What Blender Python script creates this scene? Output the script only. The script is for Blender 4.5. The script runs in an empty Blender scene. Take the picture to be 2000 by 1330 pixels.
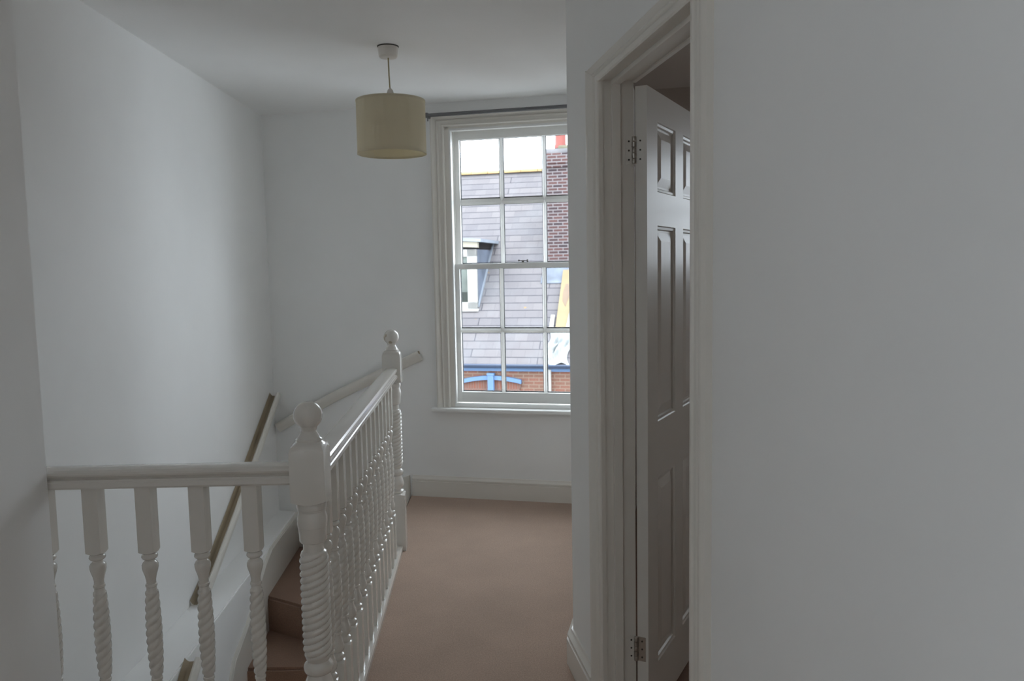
import bpy, bmesh, math, random
from mathutils import Vector, Matrix
random.seed(7)
S = 1.054                      # everything is laid out in survey units and scaled to metres at the end
CAMH = 1.40
CEIL = 2.39
PI = math.pi
sc = bpy.context.scene
COL = sc.collection
rad = math.radians

# ------------------------------------------------------------------ materials
def newmat(name):
    m = bpy.data.materials.new(name); m.use_nodes = True
    nt = m.node_tree; b = nt.nodes['Principled BSDF']
    return m, nt, b

def setc(b, col, rough=.5, spec=.5, metal=0, coat=0):
    b.inputs['Base Color'].default_value = (*col, 1)
    b.inputs['Roughness'].default_value = rough
    b.inputs['Specular IOR Level'].default_value = spec
    b.inputs['Metallic'].default_value = metal
    b.inputs['Coat Weight'].default_value = coat
    b.inputs['Coat Roughness'].default_value = .08

def bump(nt, b, src, strength=.1, dist=.002):
    n = nt.nodes.new('ShaderNodeBump'); n.inputs['Strength'].default_value = strength
    n.inputs['Distance'].default_value = dist
    nt.links.new(src, n.inputs['Height']); nt.links.new(n.outputs[0], b.inputs['Normal'])
    return n

def coord(nt, scale=(1, 1, 1), rot=(0, 0, 0)):
    tc = nt.nodes.new('ShaderNodeTexCoord'); mp = nt.nodes.new('ShaderNodeMapping')
    mp.inputs['Scale'].default_value = scale; mp.inputs['Rotation'].default_value = rot
    nt.links.new(tc.outputs['Object'], mp.inputs[0]); return mp.outputs[0]

def noise(nt, vec, scale, detail=4, rough=.5):
    n = nt.nodes.new('ShaderNodeTexNoise'); n.inputs['Scale'].default_value = scale
    n.inputs['Detail'].default_value = detail; n.inputs['Roughness'].default_value = rough
    nt.links.new(vec, n.inputs['Vector']); return n.outputs['Fac']

def ramp(nt, src, stops):
    r = nt.nodes.new('ShaderNodeValToRGB'); e = r.color_ramp.elements
    while len(e) < len(stops): e.new(.5)
    for k, (p, c) in enumerate(stops):
        e[k].position = p; e[k].color = (*c, 1)
    nt.links.new(src, r.inputs[0]); return r.outputs[0]

def mixc(nt, fac, a, b):
    n = nt.nodes.new('ShaderNodeMix'); n.data_type = 'RGBA'
    for idx, v in ((0, fac), (6, a), (7, b)):
        if isinstance(v, (int, float)): n.inputs[idx].default_value = v
        elif isinstance(v, tuple): n.inputs[idx].default_value = (*v, 1)
        else: nt.links.new(v, n.inputs[idx])
    return n.outputs[2]

def paint(name, col, rough, sc_=60, st=.05, dist=.001, coat=0, spec=.5, mott=.02):
    m, nt, b = newmat(name); setc(b, col, rough, spec, 0, coat)
    v = coord(nt)
    f = noise(nt, v, sc_, 4)
    bump(nt, b, f, st, dist)
    g = noise(nt, v, 1.7, 3)
    lo = tuple(c * (1 - mott) for c in col); hi = tuple(min(1, c * (1 + mott)) for c in col)
    nt.links.new(ramp(nt, g, [(.35, lo), (.65, hi)]), b.inputs['Base Color'])
    return m

M_wall = paint('matt_white_paint', (.86, .86, .85), .85, 90, .12, .0012, spec=.3)
M_ceil = paint('ceiling_paint', (.86, .86, .85), .9, 60, .12, .0015, spec=.3)
M_gloss = paint('gloss_white_paint', (.71, .68, .63), .15, 25, .05, .001, coat=.5, mott=.015)
M_trim = paint('satin_white_paint', (.74, .71, .655), .34, 35, .06, .001, mott=.02)
M_sash = paint('window_white_paint', (.80, .80, .78), .35, 35, .06, .001, mott=.02)
M_groove = paint('brown_groove_paint', (.33, .27, .19), .7, 40, .2, .002, mott=.25)  # brown tone for the groove faces of the wall handrails
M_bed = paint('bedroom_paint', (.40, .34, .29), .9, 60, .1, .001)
M_steel = paint('brushed_steel', (.45, .42, .38), .32, 200, .05, .0005); M_steel.node_tree.nodes['Principled BSDF'].inputs['Metallic'].default_value = .85
M_dark = paint('dark_gap', (.05, .045, .035), .6, 60, .1, .001)
M_rod = paint('grey_curtain_rod_metal', (.16, .16, .165), .35, 80, .05, .0005)
M_rod.node_tree.nodes['Principled BSDF'].inputs['Metallic'].default_value = .5
M_putty = paint('dark_putty', (.07, .075, .08), .6, 60, .1, .001)
M_plastic = paint('white_plastic', (.72, .68, .63), .3, 60, .02, .0005)
M_cord = paint('cream_cord', (.42, .36, .2), .5, 60, .02, .0005)
M_tin = paint('newel_knot_worn', (.42, .36, .27), .4, 30, .2, .002)

# painted door: fine embossed grain in the gloss paint
def grainmat(name, scale):
    m, nt, b = newmat(name); setc(b, (.68, .66, .62), .38, .4, 0, .06)
    b.inputs['Coat Roughness'].default_value = .14
    v = coord(nt, scale)
    f = noise(nt, v, 1.0, 3)
    w = noise(nt, coord(nt, (6, 6, 6)), 1, 2)
    bump(nt, b, mixv(nt, f, w), .35, .0012)
    return m
def mixv(nt, a, b_):
    n = nt.nodes.new('ShaderNodeMath'); n.operation = 'ADD'
    nt.links.new(a, n.inputs[0]); nt.links.new(b_, n.inputs[1]); return n.outputs[0]
M_doorH = grainmat('door_rail_grain', (5, 60, 150))
M_doorV = grainmat('door_stile_grain', (60, 60, 4))

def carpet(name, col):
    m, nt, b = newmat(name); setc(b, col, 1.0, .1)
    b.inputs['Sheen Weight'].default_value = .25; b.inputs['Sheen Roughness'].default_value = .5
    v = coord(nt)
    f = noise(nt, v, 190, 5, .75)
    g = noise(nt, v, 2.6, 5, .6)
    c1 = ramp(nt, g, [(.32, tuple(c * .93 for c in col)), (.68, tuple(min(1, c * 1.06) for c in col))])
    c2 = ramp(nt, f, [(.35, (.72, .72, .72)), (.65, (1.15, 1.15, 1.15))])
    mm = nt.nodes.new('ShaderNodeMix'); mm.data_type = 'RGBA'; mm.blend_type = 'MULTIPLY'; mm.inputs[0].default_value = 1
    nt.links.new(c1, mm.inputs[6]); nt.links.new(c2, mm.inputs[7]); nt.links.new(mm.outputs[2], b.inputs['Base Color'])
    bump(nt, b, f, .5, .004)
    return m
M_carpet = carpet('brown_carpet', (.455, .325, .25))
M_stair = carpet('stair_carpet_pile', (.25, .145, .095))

def glassmat():
    m = bpy.data.materials.new('window_glass'); m.use_nodes = True; nt = m.node_tree; nt.nodes.clear()
    o = nt.nodes.new('ShaderNodeOutputMaterial'); t = nt.nodes.new('ShaderNodeBsdfTransparent')
    g = nt.nodes.new('ShaderNodeBsdfGlossy'); g.inputs['Roughness'].default_value = .02
    mx = nt.nodes.new('ShaderNodeMixShader'); mx.inputs[0].default_value = .04
    t.inputs[0].default_value = (.97, .98, .98, 1)
    nt.links.new(t.outputs[0], mx.inputs[1]); nt.links.new(g.outputs[0], mx.inputs[2]); nt.links.new(mx.outputs[0], o.inputs[0])
    return m
M_glass = glassmat()

def shademat():
    m, nt, b = newmat('cream_fabric_shade'); setc(b, (.80, .745, .61), .9, .2)
    v = coord(nt, (1, 1, 1))
    f = noise(nt, coord(nt, (400, 400, 40)), 1, 2)
    bump(nt, b, f, .3, .0008)
    o = nt.nodes['Material Output']
    tr = nt.nodes.new('ShaderNodeBsdfTranslucent'); tr.inputs[0].default_value = (.80, .73, .54, 1)
    mx = nt.nodes.new('ShaderNodeMixShader'); mx.inputs[0].default_value = .42
    nt.links.new(b.outputs[0], mx.inputs[1]); nt.links.new(tr.outputs[0], mx.inputs[2]); nt.links.new(mx.outputs[0], o.inputs[0])
    return m
M_shade = shademat()

def brickmat(name, c1, c2, mortar, bw, bh, ms, rotx=PI / 2, bias=0.0, rough=.9, offs=.5, smudge=None):
    m, nt, b = newmat(name); setc(b, c1, rough, .2)
    v = coord(nt, (1, 1, 1), (rotx, 0, 0))
    br = nt.nodes.new('ShaderNodeTexBrick'); nt.links.new(v, br.inputs['Vector'])
    br.inputs['Scale'].default_value = 1
    br.inputs['Color1'].default_value = (*c1, 1); br.inputs['Color2'].default_value = (*c2, 1)
    br.inputs['Mortar'].default_value = (*mortar, 1)
    br.inputs['Brick Width'].default_value = bw; br.inputs['Row Height'].default_value = bh
    br.inputs['Mortar Size'].default_value = ms; br.inputs['Bias'].default_value = bias
    br.offset = offs
    n = noise(nt, coord(nt, (1, 1, 1)), 1.3, 5, .65)
    out = mixc(nt, ramp(nt, n, [(.45, (0, 0, 0)), (.7, (1, 1, 1))]), br.outputs['Color'], smudge or mortar) if smudge else br.outputs['Color']
    nt.links.new(out, b.inputs['Base Color'])
    bump(nt, b, br.outputs['Fac'], -.4, .01)
    return m, nt, b, out
EXT = .52      # outdoor colours dimmed to offset the raised sky strength, in place of exposure
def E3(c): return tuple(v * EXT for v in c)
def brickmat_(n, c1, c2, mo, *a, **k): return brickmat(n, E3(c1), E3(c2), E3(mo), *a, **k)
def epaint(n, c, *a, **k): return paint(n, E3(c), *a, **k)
M_brick, *_ = brickmat_('red_brick', (.34, .15, .11), (.27, .15, .11), (.36, .27, .21), .235, .078, .010)
M_chim, *_ = brickmat_('old_chimney_brick', (.14, .072, .066), (.055, .042, .048), (.27, .245, .25), .235, .076, .013, bias=-.1)
M_soldier, *_ = brickmat_('soldier_brick', (.33, .12, .08), (.27, .13, .1), (.28, .2, .17), .06, .4, .008)
def slatemat():
    m, nt, b, out1 = brickmat_('grey_slate_roof', (.250, .230, .232), (.225, .210, .218), (.085, .082, .095), 3.1, .235, .011, rotx=0)
    br = nt.nodes.new('ShaderNodeTexBrick'); nt.links.new(coord(nt), br.inputs['Vector']); br.offset = .5
    for k_, v_ in (('Scale', 1), ('Brick Width', .31), ('Row Height', .235), ('Mortar Size', .006), ('Bias', 0)): br.inputs[k_].default_value = v_
    br.inputs['Color1'].default_value = (1.07, 1.06, 1.06, 1); br.inputs['Color2'].default_value = (.90, .90, .92, 1); br.inputs['Mortar'].default_value = (.82, .82, .83, 1)
    mu = nt.nodes.new('ShaderNodeMix'); mu.data_type = 'RGBA'; mu.blend_type = 'MULTIPLY'; mu.inputs[0].default_value = 1
    nt.links.new(out1, mu.inputs[6]); nt.links.new(br.outputs['Color'], mu.inputs[7]); out = mu.outputs[2]
    n = noise(nt, coord(nt, (1.1, 2.6, 1)), 1.9, 4, .55)
    lich = ramp(nt, n, [(.70, (0, 0, 0)), (.74, (1, 1, 1))])
    o2 = mixc(nt, lich, out, E3((.50, .30, .09)))
    n2 = noise(nt, coord(nt, (.6, .6, 1)), 1.2, 4, .6)
    o3 = mixc(nt, ramp(nt, n2, [(.5, (0, 0, 0)), (.85, (.5, .5, .5))]), o2, E3((.33, .34, .36)))
    nt.links.new(o3, b.inputs['Base Color']); return m
M_slate = slatemat()
M_ridge = epaint('ochre_lichen_ridge', (.56, .38, .17), .9, 6, .4, .02, mott=.2)
M_lead = epaint('pale_lead', (.34, .38, .44), .5, 8, .3, .02, mott=.12)
M_flash = epaint('dull_lead_flashing', (.20, .23, .29), .6, 6, .3, .02, mott=.35)
M_leadd = epaint('blue_grey_cheek', (.16, .19, .25), .6, 5, .3, .02, mott=.35)
M_ewhite = epaint('outside_white_paint', (.62, .61, .58), .5, 20, .1, .002)
M_cream = epaint('cream_fascia', (.50, .46, .36), .6, 20, .1, .002)
M_blue = epaint('pale_blue_paint', (.16, .30, .55), .5, 20, .1, .002)
M_navy = epaint('dark_blue_gutter', (.07, .10, .17), .4, 20, .1, .002, mott=.1)
M_ply = epaint('ochre_plywood', (.36, .27, .145), .8, 8, .1, .002, mott=.08)
M_stain = epaint('brown_stain', (.27, .19, .13), .8, 8, .1, .002, mott=.1)
M_poly = epaint('white_polythene', (.44, .47, .47), .25, 4, .5, .03, mott=.1)
M_terra = epaint('terracotta_pot', (.36, .10, .08), .8, 8, .2, .004, mott=.12)
M_moss = epaint('mossy_cement', (.27, .25, .17), .95, 7, .5, .02, mott=.35)
M_cement = epaint('grey_cement', (.25, .24, .25), .95, 7, .5, .03, mott=.3)
M_epane = epaint('dull_window_pane', (.20, .23, .21), .12, 8, .05, .002, mott=.3)
M_epdark = epaint('dark_plant_behind_glass', (.05, .07, .06), .2, 30, .3, .01, mott=.5)
M_asph = paint('street_asphalt', (.12, .12, .12), .9, 20, .2, .01)
M_rend = paint('outside_render', (.55, .52, .47), .9, 20, .2, .004)

# ------------------------------------------------------------------ mesh helpers
def meshobj(name, bm, mats, parent=None, smooth=None, loc=None):
    bmesh.ops.remove_doubles(bm, verts=bm.verts, dist=1e-6)
    bmesh.ops.recalc_face_normals(bm, faces=bm.faces)
    me = bpy.data.meshes.new(name); bm.to_mesh(me); bm.free()
    if not isinstance(mats, (list, tuple)): mats = [mats]
    for m in mats: me.materials.append(m)
    if smooth:
        me.polygons.foreach_set('use_smooth', [True] * len(me.polygons))
        me.set_sharp_from_angle(angle=rad(smooth))
    o = bpy.data.objects.new(name, me); COL.objects.link(o)
    if parent: o.parent = parent
    if loc: o.location = loc
    return o

def empty(name, loc=(0, 0, 0), rotz=0.0):
    o = bpy.data.objects.new(name, None); COL.objects.link(o)
    o.empty_display_size = .05; o.location = loc; o.rotation_euler = (0, 0, rotz); return o

def tag(o, label=None, cat=None, kind=None, group=None):
    if label: o['label'] = label
    if cat: o['category'] = cat
    if kind: o['kind'] = kind
    if group: o['group'] = group
    return o

def quad(bm, pts, mi=0):
    f = bm.faces.new([bm.verts.new(p) for p in pts]); f.material_index = mi; return f

def box(bm, x0, x1, y0, y1, z0, z1, F=None, bev=0, mi=0):
    """axis box in a frame F(x,y,z)->Vector"""
    t = bmesh.new()
    P = [(x, y, z) for z in (z0, z1) for y in (y0, y1) for x in (x0, x1)]
    vs = [t.verts.new(p) for p in P]
    for idx in ((0, 2, 3, 1), (4, 5, 7, 6), (0, 1, 5, 4), (2, 6, 7, 3), (0, 4, 6, 2), (1, 3, 7, 5)):
        t.faces.new([vs[i] for i in idx])
    if bev: bmesh.ops.bevel(t, geom=list(t.edges), offset=bev, segments=2, affect='EDGES', profile=.6)
    merge(bm, t, F, mi)

def merge(bm, t, F=None, mi=0):
    mp = {}
    for v in t.verts: mp[v] = bm.verts.new(F(*v.co) if F else v.co)
    for f in t.faces:
        try:
            g = bm.faces.new([mp[v] for v in f.verts]); g.material_index = mi
        except ValueError: pass
    t.free()

def prism(bm, poly, z0, z1, F=None, mi=0):
    """poly: list of (x,y) extruded in z"""
    t = bmesh.new(); n = len(poly)
    a = [t.verts.new((x, y, z0)) for x, y in poly]; b = [t.verts.new((x, y, z1)) for x, y in poly]
    t.faces.new(a[::-1]); t.faces.new(b)
    for i in range(n): t.faces.new((a[i], a[(i + 1) % n], b[(i + 1) % n], b[i]))
    merge(bm, t, F, mi)

def sweep(bm, prof, path, upv=Vector((0, 0, 1)), closed_prof=True, mi=0, caps=True, mitre=True):
    """prof: (side, up) points carried along path; side = dir x up, joints mitred"""
    path = [Vector(p) for p in path]; n = len(path); rings = []
    for i, p in enumerate(path):
        d0 = (path[i] - path[i - 1]).normalized() if i > 0 else None
        d1 = (path[i + 1] - path[i]).normalized() if i < n - 1 else None
        if d0 is None: d0 = d1
        if d1 is None: d1 = d0
        s0 = d0.cross(upv).normalized(); s1 = d1.cross(upv).normalized()
        s = (s0 + s1).normalized(); k = 1 / max(.3, s.dot(s0))
        d = (d0 + d1).normalized(); u0 = s0.cross(d0).normalized(); u1 = s1.cross(d1).normalized()
        u = (u0 + u1).normalized(); ku = 1 / max(.3, u.dot(u0))
        rings.append([bm.verts.new(p + s * (a * k) + u * (b * ku)) for a, b in prof])
    m = len(prof)
    for i in range(n - 1):
        for j in range(m if closed_prof else m - 1):
            f = bm.faces.new((rings[i][j], rings[i][(j + 1) % m], rings[i + 1][(j + 1) % m], rings[i + 1][j])); f.material_index = mi
    if caps:
        for r in (rings[0], rings[-1][::-1]):
            f = bm.faces.new(r); f.material_index = mi

def loft(bm, rings, mi=0, cap=True):
    """rings: list of lists of points with the same count, bottom to top"""
    R = [[bm.verts.new(p) for p in r] for r in rings]; n = len(R[0])
    for a, b in zip(R[:-1], R[1:]):
        for j in range(n):
            f = bm.faces.new((a[j], a[(j + 1) % n], b[(j + 1) % n], b[j])); f.material_index = mi
    if cap: bm.faces.new(R[0][::-1]).material_index = mi; bm.faces.new(R[-1]).material_index = mi

def circ(r, z, N): return [(r * math.cos(2 * PI * i / N), r * math.sin(2 * PI * i / N), z) for i in range(N)]
def squ(h, N, zf, c=.0):
    out = []
    for i in range(N):
        a = 2 * PI * i / N; ca, sa = math.cos(a), math.sin(a)
        rho = h / max(abs(ca), abs(sa)); rho = min(rho, (h - c) * math.sqrt(2)) if c else rho
        out.append((rho * ca, rho * sa, zf(rho)))
    return out

def tube(bm, path, r, N=10, mi=0):
    prof = [(r * math.cos(2 * PI * i / N), r * math.sin(2 * PI * i / N)) for i in range(N)]
    path = [Vector(p) for p in path]
    d = (path[1] - path[0]).normalized()
    up = Vector((0, 0, 1)) if abs(d.z) < .9 else Vector((0, 1, 0))
    sweep(bm, prof, path, up, mi=mi)

def uvball(bm, c, r, N=32, M=20, mi=0):
    t = bmesh.new(); bmesh.ops.create_uvsphere(t, u_segments=N, v_segments=M, radius=r)
    merge(bm, t, lambda x, y, z: Vector((x + c[0], y + c[1], z + c[2])), mi)

# ------------------------------------------------------------------ survey frames
W1 = Vector((-.636, 4.824)); HW = rad(13.07)
U = Vector((math.cos(HW), -math.sin(HW))); N_ = Vector((math.sin(HW), math.cos(HW)))
def WF(u, n, z): q = W1 + U * u + N_ * n; return Vector((q.x, q.y, z))       # window wall frame
A9 = rad(-9.4); DV = Vector((math.sin(A9), math.cos(A9))); NV = Vector((DV.y, -DV.x))
D0 = Vector((.171, 2.669))                      # face of the skirting at the outer corner
Wd = D0 + NV * .027                             # wall face plane starts here
def DF(s, r, z): q = Wd + DV * s + NV * r; return Vector((q.x, q.y, z))      # door wall frame; r > 0 goes into the wall
def loww(y): return -1.337 - .0457 * (y - 2.88)     # face of the thick lower stair wall
XL = -1.55                                       # left wall face
def XLw(y): return -1.53 - .0094 * (y - 2.91)

# ------------------------------------------------------------------ the setting
def struct(name, bm, m, smooth=None, parent=None):
    o = meshobj(name, bm, m, parent, smooth)
    if not parent: o['kind'] = 'structure'
    return o

# right hall wall behind the door wall runs parallel to the window's normal
Cn = DF(0, 0, 0)                                 # outer corner
def onwin(x):                                    # y of window wall at x
    return W1.y - math.tan(HW) * (x - W1.x)
RH = Vector((Cn.x, Cn.y)); u_r = (RH - W1).dot(U)     # u of right hall wall
# floor
bm = bmesh.new()
far_l = WF(-.01, 0, 0); far_r = WF(u_r + .05, .02, 0)
prism(bm, [(-1.5, -3.2), (-1.5, 2.045), (-.50, 2.045), (-.515, 2.30), (-.595, 3.86), (-.648, 3.92), (far_l.x, far_l.y + .02), (far_r.x, far_r.y),
           (Cn.x + .06, Cn.y - .02), (DF(-.4, .1, 0).x, DF(-.4, .1, 0).y), (DF(-1.2, .1, 0).x, DF(-1.2, .1, 0).y), (DF(-6, .1, 0).x, -3.2)], -.03, 0)
struct('floor', bm, M_carpet)
bm = bmesh.new()                                 # floor of the room behind the door
pb = [DF(-3.6, .05, 0), DF(-.02, .05, 0)]
fb = WF(4.2, .02, 0); fb0 = WF(u_r + .03, .02, 0)
prism(bm, [(pb[0].x, pb[0].y), (pb[1].x + .03, pb[1].y), (fb0.x, fb0.y), (fb.x, fb.y), (3.9, -1.0)], -.03, -.001)
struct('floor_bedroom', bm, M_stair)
bm = bmesh.new()
prism(bm, [(-1.5, -3.4), (-1.5, 1.9), (-1.7, 1.9), (-1.7, 5.3), (0, 5.1), (4.4, 4.2), (4.4, -3.4)], CEIL, CEIL + .1)
struct('ceiling', bm, M_ceil)
bm = bmesh.new()
q_ = [DF(-3.6, .05, 0), DF(-.02, .05, 0), WF(u_r + .05, 0, 0), WF(4.2, 0, 0)]
prism(bm, [(p.x, p.y) for p in q_] + [(3.9, -1.0)], CEIL - .006, CEIL - .001)
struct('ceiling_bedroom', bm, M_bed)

# window wall with two openings (hall sash window, bedroom window)
BU0, BU1, BZ0, BZ1 = 2.5, 3.25, 1.35, 2.12        # bedroom window opening
def wallwith(bm, F, u0, u1, z0, z1, n0, n1, holes):
    cur = u0
    for (a, b, c, d) in sorted(holes):
        box(bm, cur, a, n0, n1, z0, z1, F)
        box(bm, a, b, n0, n1, z0, c, F); box(bm, a, b, n0, n1, d, z1, F); cur = b
    box(bm, cur, u1, n0, n1, z0, z1, F)
bm = bmesh.new()
HU0, HU1, HZ0, HZ1 = .262, 1.171, .545, 2.25
wallwith(bm, WF, -1.05, u_r + .03, -2.7, CEIL, 0, .30, [(HU0 - .055, HU1 + .055, HZ0 - .012, HZ1 + .03)])
struct('wall_far', bm, M_wall)
bm = bmesh.new()
wallwith(bm, WF, u_r + .03, 4.4, -.03, CEIL, 0, .30, [(BU0, BU1, BZ0, BZ1)])
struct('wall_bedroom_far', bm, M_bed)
# left wall (upper) and the thicker lower wall with its horizontal ledge
bm = bmesh.new()
prism(bm, [(XLw(1.9), 1.9), (XLw(5.3), 5.3), (-1.75, 5.3), (-1.75, 1.9)], -2.7, CEIL)
struct('wall_left', bm, M_wall)
bm = bmesh.new()
prism(bm, [(loww(.9), .9), (loww(5.0), onwin(loww(5.0)) - .002), (XLw(5.05) + .001, onwin(-1.55) - .002), (XLw(.9) + .001, .9)], -2.7, -.15)
bmesh.ops.bevel(bm, geom=[e for e in bm.edges if all(abs(v.co.z + .15) < 1e-5 and v.co.x > -1.5 for v in e.verts)], offset=.006, segments=2, affect='EDGES')
struct('wall_left_lower', bm, M_wall)
GY0, GY1, GZ0, GZ1 = -1.85, -.75, 1.1, 2.1          # opening for an added, unseen window that brightens the near walls
bm = bmesh.new()
wallwith(bm, lambda u, n, z: Vector((n, u, z)), -3.2, 1.975, -.03, CEIL, -1.5, -1.2, [(GY0, GY1, GZ0, GZ1)])
struct('wall_left_near', bm, M_wall)
# door wall: opening from s=-1.115 to s=-.44
SO0, SO1, HEAD = -1.115, -.405, 1.945
WT = .087
bm = bmesh.new()
box(bm, SO1, 0, 0, WT, -.03, CEIL, DF)
box(bm, SO0, SO1, 0, WT, HEAD, CEIL, DF)
box(bm, -6.2, SO0, 0, WT, -.03, CEIL, DF)
struct('wall_right', bm, M_wall)
bm = bmesh.new()                                 # returns from the corner to the window wall
e1 = WF(u_r, 0, 0); c2 = DF(-.02, WT, 0)
prism(bm, [(Cn.x, Cn.y), (e1.x, e1.y), (e1.x + .09, e1.y + .0), (c2.x + .02, c2.y)], -.03, CEIL)
struct('wall_right_far', bm, M_wall)
bm = bmesh.new(); box(bm, -1.5, 1.3, -3.32, -3.2, -.03, CEIL); 
struct('wall_near', bm, M_wall)
bm = bmesh.new()
r0 = DF(-3.7, WT, 0)
prism(bm, [(r0.x, r0.y), (r0.x, r0.y - .1), (4.1, -1.1), (4.1, -1.0)], -.03, CEIL)
prism(bm, [(3.95, -1.1), (4.05, -1.1), (4.1, 4.1), (3.95, 4.1)], -.03, CEIL)
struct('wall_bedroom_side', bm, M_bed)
# stairwell: bottom and the wall under the landing edge
bm = bmesh.new(); box(bm, -1.7, .2, .6, 5.3, -2.75, -2.65); struct('floor_stairwell', bm, M_stair)
bm = bmesh.new(); box(bm, -1.7, .2, .55, .62, -2.7, -.03); struct('wall_stairwell_near', bm, M_wall)
bm = bmesh.new()
prism(bm, [(-.505, .6), (-.505, 2.1), (-.598, 3.86), (-.648, 3.92), (-.655, 4.83), (-.45, 4.79), (-.40, .6)], -2.7, -.03)
struct('wall_stairwell_right', bm, M_wall)
bm = bmesh.new(); prism(bm, [(-1.52, 1.98), (-.50, 1.98), (-.50, 2.04), (-1.52, 2.04)], -.24, -.03); struct('trim_1', bm, M_trim)

# skirtings
SK = [(0, 0), (.023, 0), (.023, .093), (.0165, .0955), (.0165, .1005), (.021, .103), (.0205, .110), (.012, .118), (.007, .1245), (.006, .129), (0, .129)]
bm = bmesh.new()
p0 = WF(-.0, 0, 0); p1 = WF(u_r, 0, 0)
sweep(bm, SK, [(p0.x, p0.y, 0), (p1.x, p1.y, 0), (Cn.x, Cn.y, 0), DF(-.305, 0, 0)])
o = struct('baseboard_far', bm, M_trim, 40)
bm = bmesh.new()
sweep(bm, SK, [DF(-1.19, 0, 0), DF(-5.9, 0, 0)])
struct('baseboard_right', bm, M_trim, 40)
bm = bmesh.new()
sweep(bm, SK, [(-1.2, -3.2, 0), (-1.2, 1.94, 0)])
struct('baseboard_left', bm, M_trim, 40)

# door architraves (mitred moulding) and lining
AR = lambda w: [(0, 0), (0, .013), (.004, .0165), (.012, .0165), (.015, .012), (w * .40, .011), (w * .44, .015), (w * .50, .017), (w * .55, .014), (w * .62, .013), (w * .74, .020), (w * .86, .0225), (w - .006, .021), (w, .015), (w, 0)]
def arch_bar(bm, prof, a, b, F, wdir, ma, mb):
    """bar from a to b (2D in wall plane); prof = (across, proud); wdir 2D across direction; ma/mb mitre slope along the bar"""
    a = Vector(a); b = Vector(b); d = (b - a).normalized(); w = Vector(wdir); r0, r1 = [], []
    for x, t in prof:
        q0 = a + w * x + d * (ma * x); q1 = b + w * x + d * (mb * x)
        r0.append(bm.verts.new(F(q0.x, -t, q0.y))); r1.append(bm.verts.new(F(q1.x, -t, q1.y)))
    n = len(prof)
    for j in range(n): bm.faces.new((r0[j], r0[(j + 1) % n], r1[(j + 1) % n], r1[j]))
    bm.faces.new(r0[::-1]); bm.faces.new(r1)
def scaleprof(w, W=.05): return AR(w)
bm = bmesh.new()
SI, SN, ZI = -.428, -1.095, 1.919                # inner edges of the architrave
wl, wh, wr = .118, .056, .078
arch_bar(bm, AR(wl), (SI, 0), (SI, ZI), DF, (1, 0), 0, wh / wl)
arch_bar(bm, AR(wh), (SN, ZI), (SI, ZI), DF, (0, 1), -wr / wh, wl / wh)
arch_bar(bm, AR(wr), (SN, 0), (SN, ZI), DF, (-1, 0), 0, wh / wr)
struct('trim_2', bm, M_trim, 35)
bm = bmesh.new()                                 # lining and stop
LJ = SI + .005
box(bm, LJ, SO1, -.001, WT + .004, 0, HEAD, DF); box(bm, SO0, SN - .005, -.001, WT + .004, 0, HEAD, DF)
box(bm, SN - .005, LJ, -.001, WT + .004, ZI + .004, HEAD, DF)
box(bm, LJ - .013, LJ, .024, .049, 0, ZI + .004, DF, .0015); box(bm, SN - .005, SN + .008, .024, .049, 0, ZI + .004, DF, .0015)
box(bm, SN + .008, LJ - .013, .024, .049, ZI - .009, ZI + .004, DF, .0015)
struct('trim_3', bm, M_trim)
bm = bmesh.new()                                 # architrave on the room side
arch_bar(bm, AR(.07), (SI + .06, 0), (SI + .06, ZI), lambda x, t, z: DF(x, WT - t, z), (1, 0), 0, 1)
arch_bar(bm, AR(.07), (SN, ZI), (SI + .01, ZI), lambda x, t, z: DF(x, WT - t, z), (0, 1), -1, 1)
arch_bar(bm, AR(.07), (SN, 0), (SN, ZI), lambda x, t, z: DF(x, WT - t, z), (-1, 0), 0, 1)
struct('trim_4', bm, M_trim, 35)

# ------------------------------------------------------------------ door leaf
DH = rad(28); ED = Vector((math.sin(DH), math.cos(DH))); EN = Vector((-ED.y, ED.x))
Cc = Vector((.390, 2.248)); LW, LT = .647, .034; LZ0, LZ1 = .018, 1.906
door = empty('door_1', (Cc.x, Cc.y, 0), PI / 2 - DH); door['kind'] = 'structure'
tag(door, 'white six-panel door standing ajar in the doorway on the right', 'door')
# local frame: x along the leaf, y to the hall side (thickness 0..LT away from the visible face)
cols = [(.0965, .283), (.370, .5555)]
rows = [(.180, .762), (.934, 1.520), (1.618, 1.820)]
bm = bmesh.new()
xs = [0] + [v for c in cols for v in c] + [LW]; zs = [LZ0] + [v for r in rows for v in r] + [LZ1]
for side, yy in ((0, 0), (1, LT)):
    for i in range(5):
        for k in range(7):
            if i in (1, 3) and k in (1, 3, 5): continue
            mi = 1 if i in (0, 2, 4) and not (i == 2 and k in (0, 2, 4, 6)) else 0
            quad(bm, [(xs[i], yy, zs[k]), (xs[i + 1], yy, zs[k]), (xs[i + 1], yy, zs[k + 1]), (xs[i], yy, zs[k + 1])], mi)
for a, b in (((0, LZ0), (LW, LZ0)), ((LW, LZ0), (LW, LZ1)), ((LW, LZ1), (0, LZ1)), ((0, LZ1), (0, LZ0))):
    quad(bm, [(a[0], 0, a[1]), (b[0], 0, b[1]), (b[0], LT, b[1]), (a[0], LT, a[1])], 1)
meshobj('door_frame', bm, [M_doorH, M_doorV], door)
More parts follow.
